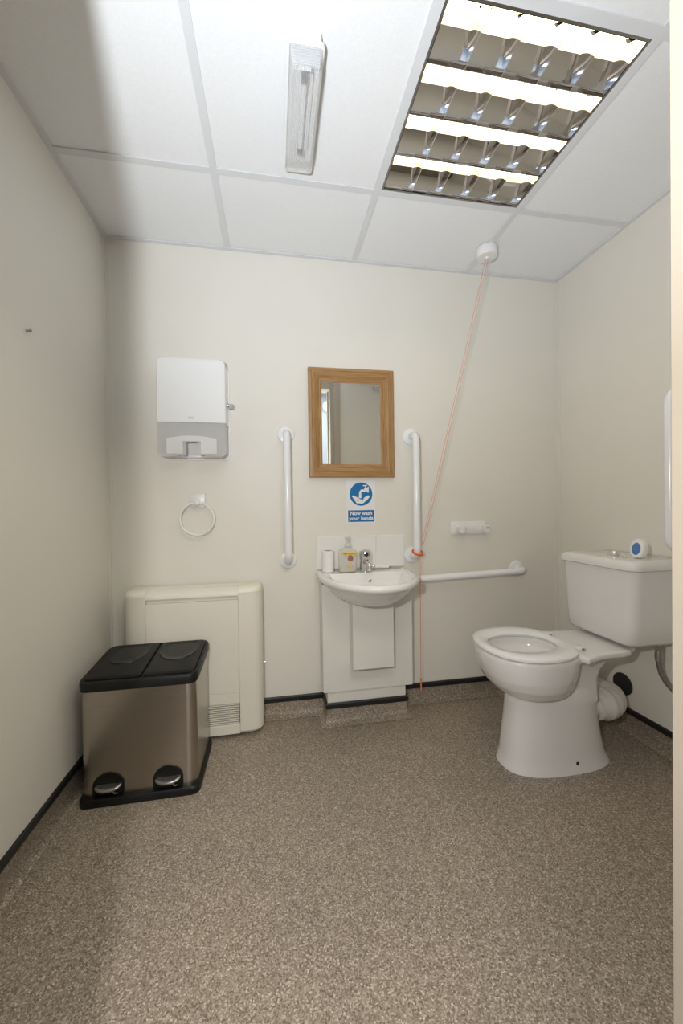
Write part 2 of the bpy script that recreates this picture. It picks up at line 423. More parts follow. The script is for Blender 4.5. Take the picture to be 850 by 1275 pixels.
# ------------------------------------------------------------------ alarm pull switch and cord
t = thing('alarm_pull_cord', 'round white ceiling pull switch with a thin orange cord slung to the grab rail', 'pull cord', (1.728, -.195, H-.0015))
bm = bmesh.new()
lathe(bm, [(.0, 0), (.046, 0), (.049, -.006), (.047, -.034), (.043, -.041), (.012, -.043), (.009, -.048), (0, -.048)][1:-1], 32, Matrix.Translation((1.728, -.195, H-.0015)))
obj('switch_housing', bm, M['white_pl'], t)
def cordpts(a, b, sag, n=14):
    a, b = Vector(a), Vector(b)
    return [a.lerp(b, k/n)+Vector((0, 0, -sag*4*(k/n)*(1-k/n))) for k in range(n+1)]
for dx, ex in ((-.005, -.007), (.007, .003)):
    bm = bmesh.new(); tube(bm, cordpts((1.728+dx, -.195, H-.046), (1.432+ex, -.098, .822), .008), .0010, 6)
    tag(obj('cord', bm, M['orange'], t), 'orange cord')
bm = bmesh.new()
cc = Vector((1.411, -.083, .784)); ax = Vector((.12, -.45, .88)).normalized()
e1 = ax.orthogonal().normalized(); e2 = ax.cross(e1)
ring = [cc+(e1*math.cos(2*PI*k/28)+e2*math.sin(2*PI*k/28))*.0255 for k in range(29)]
tube(bm, ring, .0048, 8)
tag(obj('pull_ring', bm, M['red'], t), 'red pull ring looped round the rail end')
bm = bmesh.new(); tube(bm, cordpts((1.414, -.107, .768), (1.413, -.10, .165), 0, 6), .0014, 6)
tag(obj('cord', bm, M['orange'], t), 'orange cord')
bm = bmesh.new(); tube(bm, [(1.413, -.10, .172), (1.413, -.10, .165), (1.413, -.10, .145), (1.413, -.10, .112), (1.413, -.10, .106)], [.002, .0048, .0032, .0038, .002], 10)
tag(obj('toggle', bm, M['orange'], t), 'orange cord end toggle')

# ------------------------------------------------------------------ paper towel dispenser
t = thing('towel_dispenser', 'white wall paper towel dispenser with a smoky window at its bottom', 'dispenser', (.375, 0, 1.45))
dx0, dx1, dz0, dz1, dy = .234, .520, 1.240, 1.666, -.118
bm = bmesh.new()
pl = rrect(dx0-.004, dx1+.004, dz0-.004, dz1+.002, .028, 6)
prism(bm, pl, 0, -.012); obj('back_plate', bm, M['cover_pl'], t)
def shell(zlo, zhi, rlo, rhi, yb, yfr, inset=.010):
    bm = bmesh.new()
    a = rrect(dx0, dx1, zlo, zhi, (rlo, rlo, rhi, rhi), 6)
    b2 = rrect(dx0+inset, dx1-inset, zlo+(inset if rlo > .01 else 0), zhi-inset, (max(rlo-.004, .0005), max(rlo-.004, .0005), rhi, rhi), 6)
    b1 = rrect(dx0+inset*.3, dx1-inset*.3, zlo+(inset*.3 if rlo > .01 else 0), zhi-inset*.3, (rlo, rlo, rhi, rhi), 6)
    loft(bm, [[(x, yb, z) for x, z in a], [(x, yfr+.012, z) for x, z in a], [(x, yfr+.0035, z) for x, z in b1], [(x, yfr, z) for x, z in b2]])
    return bm
obj('cover', shell(1.387, dz1, .001, .026, -.012, dy), M['cover_pl'], t)
# smoky lower window: front sheet with a finger notch, plus side and bottom returns
pol = rrect(dx0+.002, dx1-.002, dz0, 1.3865, (.02, .02, .001, .001), 6)
pl = []
pl += rrect(dx0+.002, .3475, dz0, 1.30, (.02, .006, .001, .001), 5)[0:12]
bm = bmesh.new()
front = [(dx0+.002, 1.3865)]
for a in range(6):
    q = PI+PI/2*a/5; front.append((dx0+.022+.02*math.cos(q), dz0+.02+.02*math.sin(q)))
front += [(.310, dz0), (.318, dz0+.006), (.346, dz0+.008), (.350, dz0+.014), (.350, 1.300), (.354, 1.304), (.396, 1.304), (.400, 1.300), (.400, dz0+.014), (.404, dz0+.008), (.430, dz0+.006), (.438, dz0)]
for a in range(6):
    q = 1.5*PI+PI/2*a/5; front.append((dx1-.022+.02*math.cos(q), dz0+.02+.02*math.sin(q)))
front.append((dx1-.002, 1.3865))
prism(bm, front, -.1135, -.1105)
obj('window', bm, M['window'], t, angle=20)
for q in ((dx0+.002, dx0+.005, -.1105, -.012, dz0+.02, 1.3865), (dx1-.005, dx1-.002, -.1105, -.012, dz0+.02, 1.3865)):
    obj('window_side', box(*q), M['window'], t, smooth=False)
for q in ((dx0+.02, .340, -.1105, -.012, dz0, dz0+.003), (.41, dx1-.02, -.1105, -.012, dz0, dz0+.003)):
    obj('window_base', box(*q), M['window'], t, smooth=False)
bm = bmesh.new()   # raised milky lip round the finger notch
lip = [(.272, dz0+.012)]+[(.272+.206*k/12, 1.318+.012*math.sin(PI*k/12)) for k in range(13)]+[(.478, dz0+.012), (.412, dz0+.012), (.412, 1.306), (.338, 1.306), (.338, dz0+.012)]
prism(bm, lip, -.1155, -.1137)
obj('window_lip', bm, M['lip'], t, angle=20)
bm = bmesh.new(); add_box(bm, .345, .405, -.045, -.012, dz0+.004, dz0+.02, r=.003); obj('bottom_bar', bm, M['white_pl'], t)
bm = bmesh.new(); add_box(bm, .362, .386, dy-.0008, dy+.001, 1.402, 1.411); obj('maker_mark', bm, plain('grey_print', (.66, .65, .64), .5), t, smooth=False)
bm = bmesh.new()
lathe(bm, [(.008, 0), (.008, .006), (.006, .008)], 16, Matrix.Translation((dx1, -.065, 1.478)) @ Matrix.Rotation(PI/2, 4, 'Y'))
lk = obj('lock', bm, M['steel_dull'], t)
bm = bmesh.new(); add_box(bm, dx1+.006, dx1+.026, -.068, -.062, 1.462, 1.484, r=.001, seg=1); tag(obj('key', bm, M['steel_dull'], lk), 'grey metal key')

# ------------------------------------------------------------------ towel ring
t = thing('towel_ring', 'white plastic towel ring hanging from a square wall plate', 'towel ring', (.376, 0, 1.05))
bm = bmesh.new(); add_box(bm, .343, .409, -.012, 0, 1.018, 1.085, r=.004); obj('wall_plate', bm, M['white_pl'], t)
bm = bmesh.new(); add_box(bm, .366, .386, -.048, -.012, 1.028, 1.052, r=.005); obj('bracket', bm, M['white_pl'], t)
bm = bmesh.new(); tube(bm, [(.376+.074*math.sin(2*PI*k/48), -.038, .967+.074*math.cos(2*PI*k/48)) for k in range(49)], .0055, 10)
obj('ring', bm, M['white_pl'], t)

# ------------------------------------------------------------------ mirror
t = thing('wall_mirror', 'rectangular mirror in a moulded oak frame above the basin', 'mirror', (1.105, 0, 1.42))
mx0, mx1, mz0, mz1 = .892, 1.317, 1.156, 1.686
MP = [(0, 0), (0, -.024), (.004, -.028), (.014, -.029), (.018, -.025), (.024, -.025), (.028, -.029), (.033, -.027), (.042, -.016), (.050, -.012), (.053, -.015), (.058, -.015), (.061, -.010), (.066, -.009), (.066, 0)]
cor = [(mx0, mz0, 1, 1), (mx1, mz0, -1, 1), (mx1, mz1, -1, -1), (mx0, mz1, 1, -1)]
for i in range(4):
    A, B = cor[i], cor[(i+1) % 4]
    bm = bmesh.new()
    loft(bm, [[(A[0]+A[2]*d, y, A[1]+A[3]*d) for d, y in MP], [(B[0]+B[2]*d, y, B[1]+B[3]*d) for d, y in MP]])
    obj('frame_rail', bm, M['wood_h'] if i % 2 == 0 else M['wood_v'], t, angle=30)
tag(obj('mirror_glass', box(mx0+.064, mx1-.064, -.008, -.003, mz0+.064, mz1-.064), M['mirror'], t, smooth=False), 'mirror glass')

# ------------------------------------------------------------------ hand washing sign
t = thing('hand_wash_sign', 'blue and white sign reading Now wash your hands under the mirror', 'sign', (1.147, 0, 1.03))
bm = bmesh.new(); prism(bm, rrect(1.072, 1.222, .928, 1.142, .006, 3), 0, -.0012); obj('backing_sheet', bm, M['sign_white'], t, smooth=False)
bm = bmesh.new(); prism(bm, [(1.149+.058*math.cos(2*PI*k/48), 1.074+.058*math.sin(2*PI*k/48)) for k in range(48)], -.0012, -.0018); obj('blue_disc', bm, M['blue'], t, smooth=False)
bm = bmesh.new(); prism(bm, rrect(1.082, 1.215, .936, .994, .002, 2), -.0012, -.0018); obj('blue_panel', bm, M['blue'], t, smooth=False)
def P(pts, s=.058, cx=1.149, cz=1.074): return [(cx+x*s, cz+y*s) for x, y in pts]
bm = bmesh.new()
prism(bm, P([(-.80, -.18), (-.72, -.10), (-.30, -.28), (-.12, -.42), (.02, -.46), (.16, -.42), (.30, -.28), (.62, -.10), (.76, -.24), (.55, -.50), (.25, -.72), (.10, -.86), (-.12, -.80), (-.40, -.78), (-.52, -.60)]), -.0018, -.0023)
obj('hands_print', bm, M['sign_white'], t, smooth=False)
for x, y in ((-.28, -.52), (.16, -.48)):
    bm = bmesh.new(); prism(bm, P([(x+.08*math.cos(2*PI*k/12), y+.07*math.sin(2*PI*k/12)) for k in range(12)]), -.0023, -.0026); obj('droplet_print', bm, M['blue'], t, smooth=False)
bm = bmesh.new()   # tap silhouette
prism(bm, P([(-.20, -.34), (-.17, .12), (-.10, .30), (.02, .40), (.20, .42), (.22, .36), (.30, .52), (.36, .60), (.36, .68), (.16, .70), (.18, .78), (.54, .78), (.54, .70), (.42, .68), (.42, .60), (.50, .52), (.60, .62), (.70, .62), (.68, .12), (.60, .12), (.52, .24), (.30, .16), (.20, .22), (.08, .20), (.02, .10), (.04, -.34)]), -.0018, -.0023)
obj('tap_print', bm, M['sign_white'], t, smooth=False)
def text_obj(name, s, x, z, size, y, mat, parent, bold=.0, width=None):
    cu = bpy.data.curves.new(name, 'FONT'); cu.body = s; cu.size = size; cu.align_x = 'CENTER'; cu.offset = bold
    cu.extrude = .0002
    tmp = bpy.data.objects.new('tmp', cu); C.objects.link(tmp)
    bpy.context.view_layer.update()
    me = bpy.data.meshes.new_from_object(tmp.evaluated_get(bpy.context.evaluated_depsgraph_get()))
    bpy.data.objects.remove(tmp); bpy.data.curves.remove(cu)
    xs = [v.co.x for v in me.vertices]; sx = 1 if width is None else width/(max(xs)-min(xs))
    me.transform(Matrix.Translation((x, y, z)) @ Matrix.Rotation(PI/2, 4, 'X') @ Matrix.Diagonal((sx, 1, 1, 1)))
    return obj_me(name, me, mat, parent, smooth=False)
text_obj('lettering', 'Now wash', 1.1485, .9705, .026, -.0021, M['sign_white'], t, .0007, .112)
text_obj('lettering', 'your hands', 1.1485, .945, .026, -.0021, M['sign_white'], t, .0007, .124)

# ------------------------------------------------------------------ grab rails
def grab_rail(label, A, B, off=.08, r=.0175, ra=.042):
    A, B = Vector(A), Vector(B)
    t = thing('grab_rail', label, 'grab rail', tuple((A+B)/2), 'white grab rails on the back wall')
    d = (B-A).normalized(); o = Vector((0, -1, 0)); R = .042
    pts = [A+o*.004, A+o*.02]
    for k in range(9):
        a = PI/2*k/8; pts.append(A+o*(off-R)+d*R - d*R*math.cos(a)+o*R*math.sin(a))
    for k in range(9):
        a = PI/2*k/8; pts.append(B+o*(off-R)-d*R + d*R*math.sin(a)+o*R*math.cos(a))
    pts += [B+o*.02, B+o*.004]
    bm = bmesh.new(); tube(bm, pts, r, 20); obj('bar', bm, M['rail'], t)
    for q, rf in ((A, ra), (B, .042)):
        bm = bmesh.new(); lathe(bm, [(rf-.001, 0), (rf, .004), (rf-.004, .009), (.022, .013), (.019, .013)], 32, at_y(*q)); obj('flange', bm, M['rail'], t)
    return t
grab_rail('upright white grab rail to the left of the mirror', (.783, 0, 1.362), (.783, 0, .760))
grab_rail('upright white grab rail to the right of the mirror with a red ring', (1.410, 0, 1.364), (1.410, 0, .762))
grab_rail('horizontal white grab rail low on the wall beside the toilet', (1.376, 0, .649), (2.000, 0, .668), ra=.034)
# folded-up hinged support arm on the right wall
t = thing('drop_down_rail', 'white hinged support rail folded upright beside the cistern at the door frame', 'grab rail', (XR, -.80, .9))
ya = -.80; xo = 2.018
pts = [(2.18, ya, .85)]
def arc(cx, cz, r, a0, a1, n=8): return [(cx+r*math.cos(a0+(a1-a0)*k/n), ya, cz+r*math.sin(a0+(a1-a0)*k/n)) for k in range(n+1)]
pts += arc(xo+.05, .90, .05, 1.5*PI, PI)+arc(xo+.075, 1.33, .075, PI, .5*PI)+arc(2.16-.05, 1.355, .05, .5*PI, 0)+[(2.16, ya, .90)]
bm = bmesh.new(); tube(bm, pts, .0165, 16); obj('bar', bm, M['rail'], t)
bm = bmesh.new(); add_box(bm, XR-.012, XR, ya-.05, ya+.05, .79, 1.0, r=.004); obj('wall_plate', bm, M['rail'], t)
bm = bmesh.new(); add_box(bm, 2.14, XR-.01, ya-.02, ya+.02, .83, .92, r=.006); obj('hinge', bm, M['rail'], t)

# ------------------------------------------------------------------ toilet roll holder
t = thing('toilet_roll_holder', 'empty white toilet roll holder on the wall above the horizontal rail', 'toilet roll holder', (1.72, 0, .89))
bm = bmesh.new()
a = rrect(1.626, 1.820, .858, .926, .004, 3); b_ = rrect(1.636, 1.810, .868, .916, .004, 3)
loft(bm, [[(x, 0, z) for x, z in a], [(x, -.008, z) for x, z in a], [(x, -.014, z) for x, z in b_]]); obj('back_plate', bm, M['white_pl'], t)
for xx in (1.648, 1.785):
    bm = bmesh.new()
    prism(bm, rrect(xx, xx+.030, .868, .908, .010, 4), -.012, -.058)
    arm = obj('arm', bm, M['white_pl'], t)
    bm = bmesh.new(); lathe(bm, [(.005, 0), (.005, .001)], 12, at_y(xx+.016, -.058, .893)); obj('socket', bm, M['steel_dull'] if xx > 1.7 else M['white_pl'], arm)

# ------------------------------------------------------------------ splashback tiles
t = thing('tiled_splashback', 'row of three white glazed splashback tiles behind the basin', 'tiles', (1.145, 0, .78))
for i in range(3):
    xx = .9225+.1495*i
    obj('tile', box(xx, xx+.148, -.007, -.0005, .7075, .867, r=.0015, seg=1), M['tile_w'], t)
obj('grout', box(.922, 1.370, -.004, 0, .707, .866), M['white_pl'], t, smooth=False)

# ------------------------------------------------------------------ pipe boxing under the basin
t = thing('pipe_boxing', 'off white boxed pipe cover with screw heads below the basin', 'pipe boxing', (1.145, 0, 0))
obj('plinth', box(.951, 1.329, -.111, -.001, .101, .155), M['board'], t, smooth=False)
obj('panel', box(.932, 1.362, -.122, -.001, .155, .655), M['board'], t, smooth=False)
bm = bmesh.new(); add_box(bm, 1.057, 1.247, -.200, -.122, .281, .583, r=.002, seg=1); tag(obj('trap_cover', bm, M['board'], t), 'small square box covering the trap')
for x, z in ((.95, .2), (1.15, .172), (1.335, .2), (.95, .52), (1.335, .42), (1.335, .53), (1.325, .172)):
    bm = bmesh.new(); lathe(bm, [(.0045, 0), (.004, .0015), (.002, .002)], 10, at_y(x, -.122, z)); obj('screw_head', bm, M['white_pl'], t)

# ------------------------------------------------------------------ wash basin
t = thing('wash_basin', 'small white ceramic wall basin with a chrome tap', 'basin', (1.14, 0, .7))
def dloop(hw, yb, yf, z, n=2.0, cx=1.139, ym=-.125, k=.99, cnt=40):
    o = []
    for j in range(cnt+1):
        a = PI*j/cnt; c, s = math.cos(a), math.sin(a)
        o.append((cx-hw*math.copysign(abs(c)**(2/n), c), ym-(ym-yf)*abs(s)**(2/n), z))
    for j in range(1, 7): o.append((cx+hw*(1-(1-k)*j/6), ym+(yb-ym)*j/6, z))
    for j in range(1, 12): o.append((cx+hw*k*(1-2*j/12), yb, z))
    for j in range(6): o.append((cx-hw*(k+(1-k)*j/6), yb+(ym-yb)*j/6, z))
    return o
bm = bmesh.new()
def inn(hw, yb, yf, z, n=2.4): return dloop(hw, yb, yf, z, n, ym=-.18, k=.96)
loft(bm, [dloop(.07, -.124, -.25, .585), dloop(.115, -.124, -.315, .592), dloop(.148, -.124, -.36, .609), dloop(.175, -.124, -.397, .632), dloop(.195, -.124, -.427, .656), dloop(.208, -.124, -.440, .672),
          dloop(.217, -.060, -.450, .676), dloop(.223, -.008, -.457, .682), dloop(.2245, -.008, -.459, .690), dloop(.222, -.008, -.456, .699), dloop(.217, -.008, -.450, .7035), dloop(.209, -.012, -.440, .7045),
          inn(.180, -.128, -.426, .7025), inn(.174, -.133, -.418, .696), inn(.165, -.140, -.405, .672), inn(.142, -.155, -.375, .640), inn(.10, -.18, -.31, .615, 2.2), inn(.03, -.22, -.26, .610, 2.2)])
obj('bowl', bm, M['ceramic'], t, angle=50)
bm = bmesh.new(); lathe(bm, [(.0085, -.001), (.0085, .002), (.006, .003), (.0055, .001)], 16, at_y(1.152, -.143, .667)); obj('overflow', bm, M['steel_dull'], t)
bm = bmesh.new(); lathe(bm, [(.02, 0), (.02, .003), (.015, .004)], 20, Matrix.Translation((1.137, -.24, .612))); obj('drain', bm, M['chrome'], t)
# tap
bm = bmesh.new()
lathe(bm, [(.030, 0), (.030, .004), (.026, .007), (.026, .060), (.028, .063), (.028, .088), (.025, .098), (.015, .104), (.002, .105)], 28, Matrix.Translation((1.147, -.078, .703)))
tp = obj('tap', bm, M['chrome'], t)
bm = bmesh.new(); tube(bm, [(1.147, -.095, .748), (1.147, -.125, .750), (1.147, -.150, .744), (1.147, -.162, .732), (1.147, -.163, .724)], [.015, .014, .0135, .013, .012], 16); obj('spout', bm, M['chrome'], tp)
bm = bmesh.new(); lathe(bm, [(.010, 0), (.010, .004)], 16, at_y(1.147, -.103, .785)); tag(obj('temperature_mark', bm, M['dark'], tp), 'dark round mark on the tap')
bm = bmesh.new(); tube(bm, [(1.168, -.085, .727), (1.178, -.09, .727), (1.188, -.092, .7265), (1.192, -.0925, .726)], [.009, .010, .0105, .008], 14); obj('lever', bm, M['chrome'], tp)
bm = bmesh.new(); tube(bm, [(1.191, -.0925, .726), (1.192, -.0925, .726), (1.256, -.098, .7235), (1.259, -.098, .723)], [.006, .0085, .008, .005], 14); tag(obj('lever_sleeve', bm, M['white_pl'], tp), 'white lever sleeve')

# ------------------------------------------------------------------ toilet roll and soap bottle on the basin
t = thing('toilet_roll', 'nearly used up white toilet roll standing on the basin ledge', 'toilet roll', (.969, -.062, .7045))
TR = Matrix.Translation((.969, -.062, .7045))
bm = bmesh.new(); lathe(bm, [(.0162, 0), (.0265, 0), (.0278, .003), (.0278, .097), (.0265, .1), (.0162, .1)], 32, TR, False, False); obj('paper', bm, M['paper'], t)
bm = bmesh.new(); lathe(bm, [(.0158, .002), (.0158, .0985), (.0148, .0985), (.0148, .002)], 24, TR, False, False); tag(obj('card_core', bm, M['card'], t), 'brown card core')
bm = bmesh.new()
tl = []
for k in range(9):
    a = -1.15+1.9*k/8; zb = .7055+.062*(k/8)**1.3; zt_ = .7055+.0955
    q = lambda r, z: (.969+r*math.sin(a), -.062-r*math.cos(a), z)
    tl.append([q(.0290, zb), q(.0290, zt_), q(.0282, zt_), q(.0282, zb)])
loft(bm, tl)
obj('loose_sheet', bm, M['paper'], t)

t = thing('soap_bottle', 'clear pump bottle of hand soap with a yellow label on the basin', 'soap bottle', (1.060, -.082, .7045))
def bl(rx, ry, z, n=2.8): return [(x, y, .7045+z) for x, y in superel(1.060, -.082, rx, ry, n, 32)]
bm = bmesh.new(); loft(bm, [bl(.041, .024, 0), bl(.0435, .026, .004), bl(.0435, .026, .092), bl(.040, .024, .101), bl(.028, .019, .109), bl(.015, .014, .114, 2), bl(.0135, .0135, .122, 2)]); obj('bottle', bm, M['bottle'], t)
bm = bmesh.new(); loft(bm, [bl(.039, .022, .003), bl(.0415, .024, .006), bl(.0415, .024, .017), bl(.0405, .023, .0175)]); tag(obj('soap_liquid', bm, M['soap'], t), 'amber soap left at the bottom')
bm = bmesh.new()
lathe(bm, [(.0150, 0), (.0150, .012), (.012, .014), (.005, .015), (.005, .030), (.011, .032), (.012, .042), (.008, .046)], 20, Matrix.Translation((1.060, -.082, .8255)))
tube(bm, [(1.060, -.082, .863), (1.060, -.10, .864), (1.058, -.115, .860)], [.006, .005, .004], 10)
bm_p = obj('pump', bm, M['pump'], t); bm_p['label'] = 'clear pump head'
bm = bmesh.new(); tube(bm, [(1.060, -.082, .7085), (1.060, -.082, .826)], .0025, 8); obj('dip_tube', bm, M['white_pl'], t)
yl = -.1088
bm = bmesh.new(); prism(bm, rrect(1.031, 1.097, .7855, .7995, .001, 2), yl, yl-.0006); obj('label_band', bm, M['yellow'], t, smooth=False)
text_obj('label_lettering', 'WE VALUE', 1.064, .789, .010, yl-.0009, M['brown'], t, .0002, .056)
bm = bmesh.new(); prism(bm, [(1.069+.0135*math.sin(a)*(1-.25*max(0, math.cos(a))), .770+.0135*math.cos(a)*(1.2 if math.cos(a) > 0 else 1)) for a in [2*PI*k/20 for k in range(20)]], yl, yl-.0006); tag(obj('label_emblem', bm, M['brown'], t, smooth=False), 'brown drop emblem')
bm = bmesh.new(); prism(bm, [(1.068+.010*math.cos(a)*(.75+.25*math.cos(5*a)), .739+.009*math.sin(a)*(.75+.25*math.cos(5*a))) for a in [2*PI*k/40 for k in range(40)]], yl, yl-.0006); tag(obj('label_print', bm, M['yellow'], t, smooth=False), 'yellow flower print')

# ------------------------------------------------------------------ fan convector heater
t = thing('convector_heater', 'cream fan convector heater against the back wall behind the bin', 'heater', (.37, -.07, .0))
hx0, hx1, hy, hz0, hz1 = .086, .660, -.132, .014, .640
s0, s1 = .178, .558
def side_panel(xa, xb, left):
    bm = bmesh.new(); R = .045
    poly = rrect(xa, xb, hy, -.016, (R, .001, .001, .001) if left else (.001, R, .001, .001), 8)
    lo = rrect(xa+(.012 if left else 0), xb-(0 if left else .012), hy+.012, -.016, (R-.006, .001, .001, .001) if left else (.001, R-.006, .001, .001), 8)
    loft(bm, [[(x, y, hz0) for x, y in lo], [(x, y, hz0+.014) for x, y in poly], [(x, y, hz1) for x, y in poly]])
    return obj('side_panel', bm, M['cream'], t)
def end_cap(xa, xb, left):
    bm = bmesh.new(); R = .045; ls = []
    for dz, ins in ((0, 0), (.008, .001), (.016, .006), (.022, .016), (.0255, .034)):
        ls.append([(x, y, hz1+.0005+dz) for x, y in rrect(xa+(ins*.6 if left else 0), xb-(0 if left else ins*.6), hy+ins, -.016, (R-ins*.6, .001, .001, .001) if left else (.001, R-ins*.6, .001, .001), 8)])
    loft(bm, ls); return tag(obj('end_cap', bm, M['cream_cap'], t), 'yellowed end cap')
side_panel(hx0, s0-.0005, True); side_panel(s1+.0005, hx1, False); end_cap(hx0, s0-.0005, True); end_cap(s1+.0005, hx1, False)
obj('chassis', box(s0-.004, s1+.004, hy+.02, -.016, hz0, hz1+.01), M['dark'], t, smooth=False)
obj('front_panel', box(s0, s1, hy+.002, hy+.018, .201, .609, r=.001, seg=1), M['cream'], t)
obj('slot_recess', box(s0, s1, hy+.017, hy+.020, .6095, .6275), M['cream'], t, smooth=False)
bm = bmesh.new()
pf = [(hy, .628), (hy, hz1+.002), (hy+.006, hz1+.010), (hy+.035, hz1+.0215), (hy+.035, .628)]
loft(bm, [[(x, y, z) for y, z in pf] for x in (s0, s1)]); tg = obj('top_grille', bm, M['cream'], t, angle=50)
bm = bmesh.new(); add_box(bm, s0, s1, hy+.035, -.018, hz1+.012, hz1+.014); obj('grille_floor', bm, M['cream'], tg, smooth=False)
for k in range(5):
    yy = hy+.042+k*.015
    obj('slat', box(s0, s1, yy, yy+.007, hz1+.014, hz1+.0245, r=.001, seg=1), M['cream'], tg)
obj('grille_surround', box(s0, s1, hy+.002, hy+.018, .153, .2, r=.001, seg=1), M['cream'], t)
lg = obj('lower_grille', box(s0, s1, hy+.014, hy+.018, .060, .152), M['dark'], t, smooth=False)
for k in range(10):
    z = .0625+k*.0092
    obj('slat', box(s0, s1-.002, hy+.003, hy+.010, z, z+.0046, r=.0006, seg=1), M['cream'], lg)
obj('grille_post', box(s1-.048, s1-.044, hy+.003, hy+.0135, .060, .152), M['cream'], lg, smooth=False)
obj('bottom_panel', box(s0, s1, hy+.002, hy+.018, hz0+.002, .0585, r=.002, seg=1), M['cream'], t)
bm = bmesh.new(); tube(bm, [(hx1-.004, -.05, .295), (hx1+.012, -.05, .295)], .004, 8); obj('side_screw', bm, M['steel_dull'], t)

# ------------------------------------------------------------------ twin pedal bin
t = thing('pedal_bin', 'brushed steel twin compartment pedal bin with black lids in the corner', 'bin', (.25, -.29, 0))
bx0, bx1, byf, byb = .052, .433, -.430, -.150
SL = .028/(byb-byf)
def zt(y, z0): return z0+.018+SL*(y-byf)
bm = bmesh.new(); a = rrect(bx0-.006, bx1+.010, byf-.018, byb+.006, .03, 6); a2 = rrect(bx0-.002, bx1+.006, byf-.014, byb+.002, .028, 6)
loft(bm, [[(x, y, .0) for x, y in a], [(x, y, .020) for x, y in a], [(x, y, .026) for x, y in a2]]); obj('base', bm, M['blackp'], t)
bm = bmesh.new(); a = rrect(bx0, bx1, byf, byb, .034, 8)
loft(bm, [[(x, y, .026) for x, y in a], [(x, y, zt(y, .376)) for x, y in a]]); obj('body', bm, M['steel'], t, angle=50)
bm = bmesh.new(); a = rrect(bx0-.004, bx1+.006, byf-.007, byb+.004, .034, 8); a1 = rrect(bx0-.001, bx1+.003, byf-.004, byb+.001, .033, 8); a2 = rrect(bx0+.006, bx1-.004, byf+.003, byb-.006, .030, 8)
loft(bm, [[(x, y, zt(y, .374)) for x, y in a], [(x, y, zt(y, .399)) for x, y in a], [(x, y, zt(y, .405)) for x, y in a1], [(x, y, zt(y, .4065)) for x, y in a2], [(x, y, zt(y, .400)) for x, y in a2]]); obj('lid_frame', bm, M['blackp'], t)
for x0_, x1_ in ((bx0+.009, .245), (.253, bx1-.007)):
    bm = bmesh.new()
    ls = []
    for ins, z in ((0, .399), (0, .4085), (.003, .4115), (.012, .4125)):
        ls.append([(x, y, zt(y, z)) for x, y in rrect(x0_+ins, x1_-ins, byf+.010+ins, byb-.010-ins, .016, 5)])
    loft(bm, ls); ld = obj('lid', bm, M['blackp'], t)
    bm = bmesh.new(); cx = (x0_+x1_)/2
    def D(ins, z):
        o = []
        for k in range(29):
            a = PI+PI*k/28; o.append((cx+(.072-ins)*math.cos(a), byb-.095+(.085-ins)*math.sin(a)))
        o += [(cx+.072-ins, byb-.030-ins), (cx+.060-ins, byb-.020-ins), (cx-.060+ins, byb-.020-ins), (cx-.072+ins, byb-.030-ins)]
        return [(x, y, zt(y, z)) for x, y in o]
    loft(bm, [D(0, .412), D(.002, .4155), D(.006, .4155), D(.010, .4135), D(.03, .4135)])
    tag(obj('lid_panel', bm, M['blackp_gloss'], ld, angle=30), 'smoother curved panel of the lid')
for cx in (.142, .336):
    bm = bmesh.new()
    o = [(cx+.050*math.cos(PI*k/20), .062+.044*math.sin(PI*k/20)) for k in range(21)]+[(cx-.050, .0265), (cx+.050, .0265)]
    i_ = [(cx+.044*math.cos(PI*k/20), .062+.038*math.sin(PI*k/20)) for k in range(21)]+[(cx-.044, .0265), (cx+.044, .0265)]
    loft(bm, [[(x, byf+.002, z) for x, z in o], [(x, byf-.0035, z) for x, z in o], [(x, byf-.0035, z) for x, z in i_], [(x, byf-.001, z) for x, z in i_]])
    rc = obj('pedal_recess', bm, M['blackp'], t)
    bm = bmesh.new()
    mt4 = Matrix.Translation((cx, byf-.004, .062)) @ Matrix.Rotation(math.radians(14), 4, 'X')
    el = [superel(0, 0, .043-i2, .024-i2*.6, 2, 32) for i2 in (.003, 0, 0, .003, .012, .014, .022)]
    zz = [-.006, -.004, .002, .004, .0045, .0035, .0035]
    loft(bm, [[mt4 @ Vector((x, y, z)) for x, y in e] for e, z in zip(el, zz)])
    pd = obj('pedal', bm, M['steel_dull'], rc)
    tag(pd, 'metal foot pedal')
    bm = bmesh.new(); tube(bm, [(cx+.004, byf-.008, .054), (cx+.026, byf-.016, .040), (cx+.034, byf-.016, .0425)], .0028, 8); obj('pedal_lever', bm, M['steel_dull'], rc)

# ------------------------------------------------------------------ toilet
AY = -.510
t = thing('toilet', 'white close coupled toilet with an open ring seat by the right wall', 'toilet', (1.85, AY, 0))
def oloop(xf, xb, hw, z, n=2.3, cnt=48, nb=None):
    cx, a = (xf+xb)/2, (xb-xf)/2
    o = []
    for k in range(cnt):
        q = 2*PI*k/cnt; c, s = math.cos(q), math.sin(q); m_ = n if c < 0 or nb is None else nb
        o.append((cx+a*math.copysign(abs(c)**(2/m_), c), AY+hw*math.copysign(abs(s)**(2/m_), s), z))
    return o
bm = bmesh.new()
ZR = .455
# bowl: outside up, rim, cavity down
loft(bm, [oloop(1.630, 1.79, .065, .274), oloop(1.594, 1.812, .105, .284), oloop(1.560, 1.828, .138, .303), oloop(1.530, 1.843, .160, .335), oloop(1.511, 1.853, .171, .370), oloop(1.502, 1.860, .176, .405), oloop(1.498, 1.866, .179, .440), oloop(1.501, 1.866, .177, ZR),
          oloop(1.545, 1.800, .112, ZR), oloop(1.545, 1.800, .112, .425), oloop(1.560, 1.785, .100, .40), oloop(1.59, 1.77, .080, .36), oloop(1.63, 1.75, .055, .325), oloop(1.66, 1.72, .03, .318)])
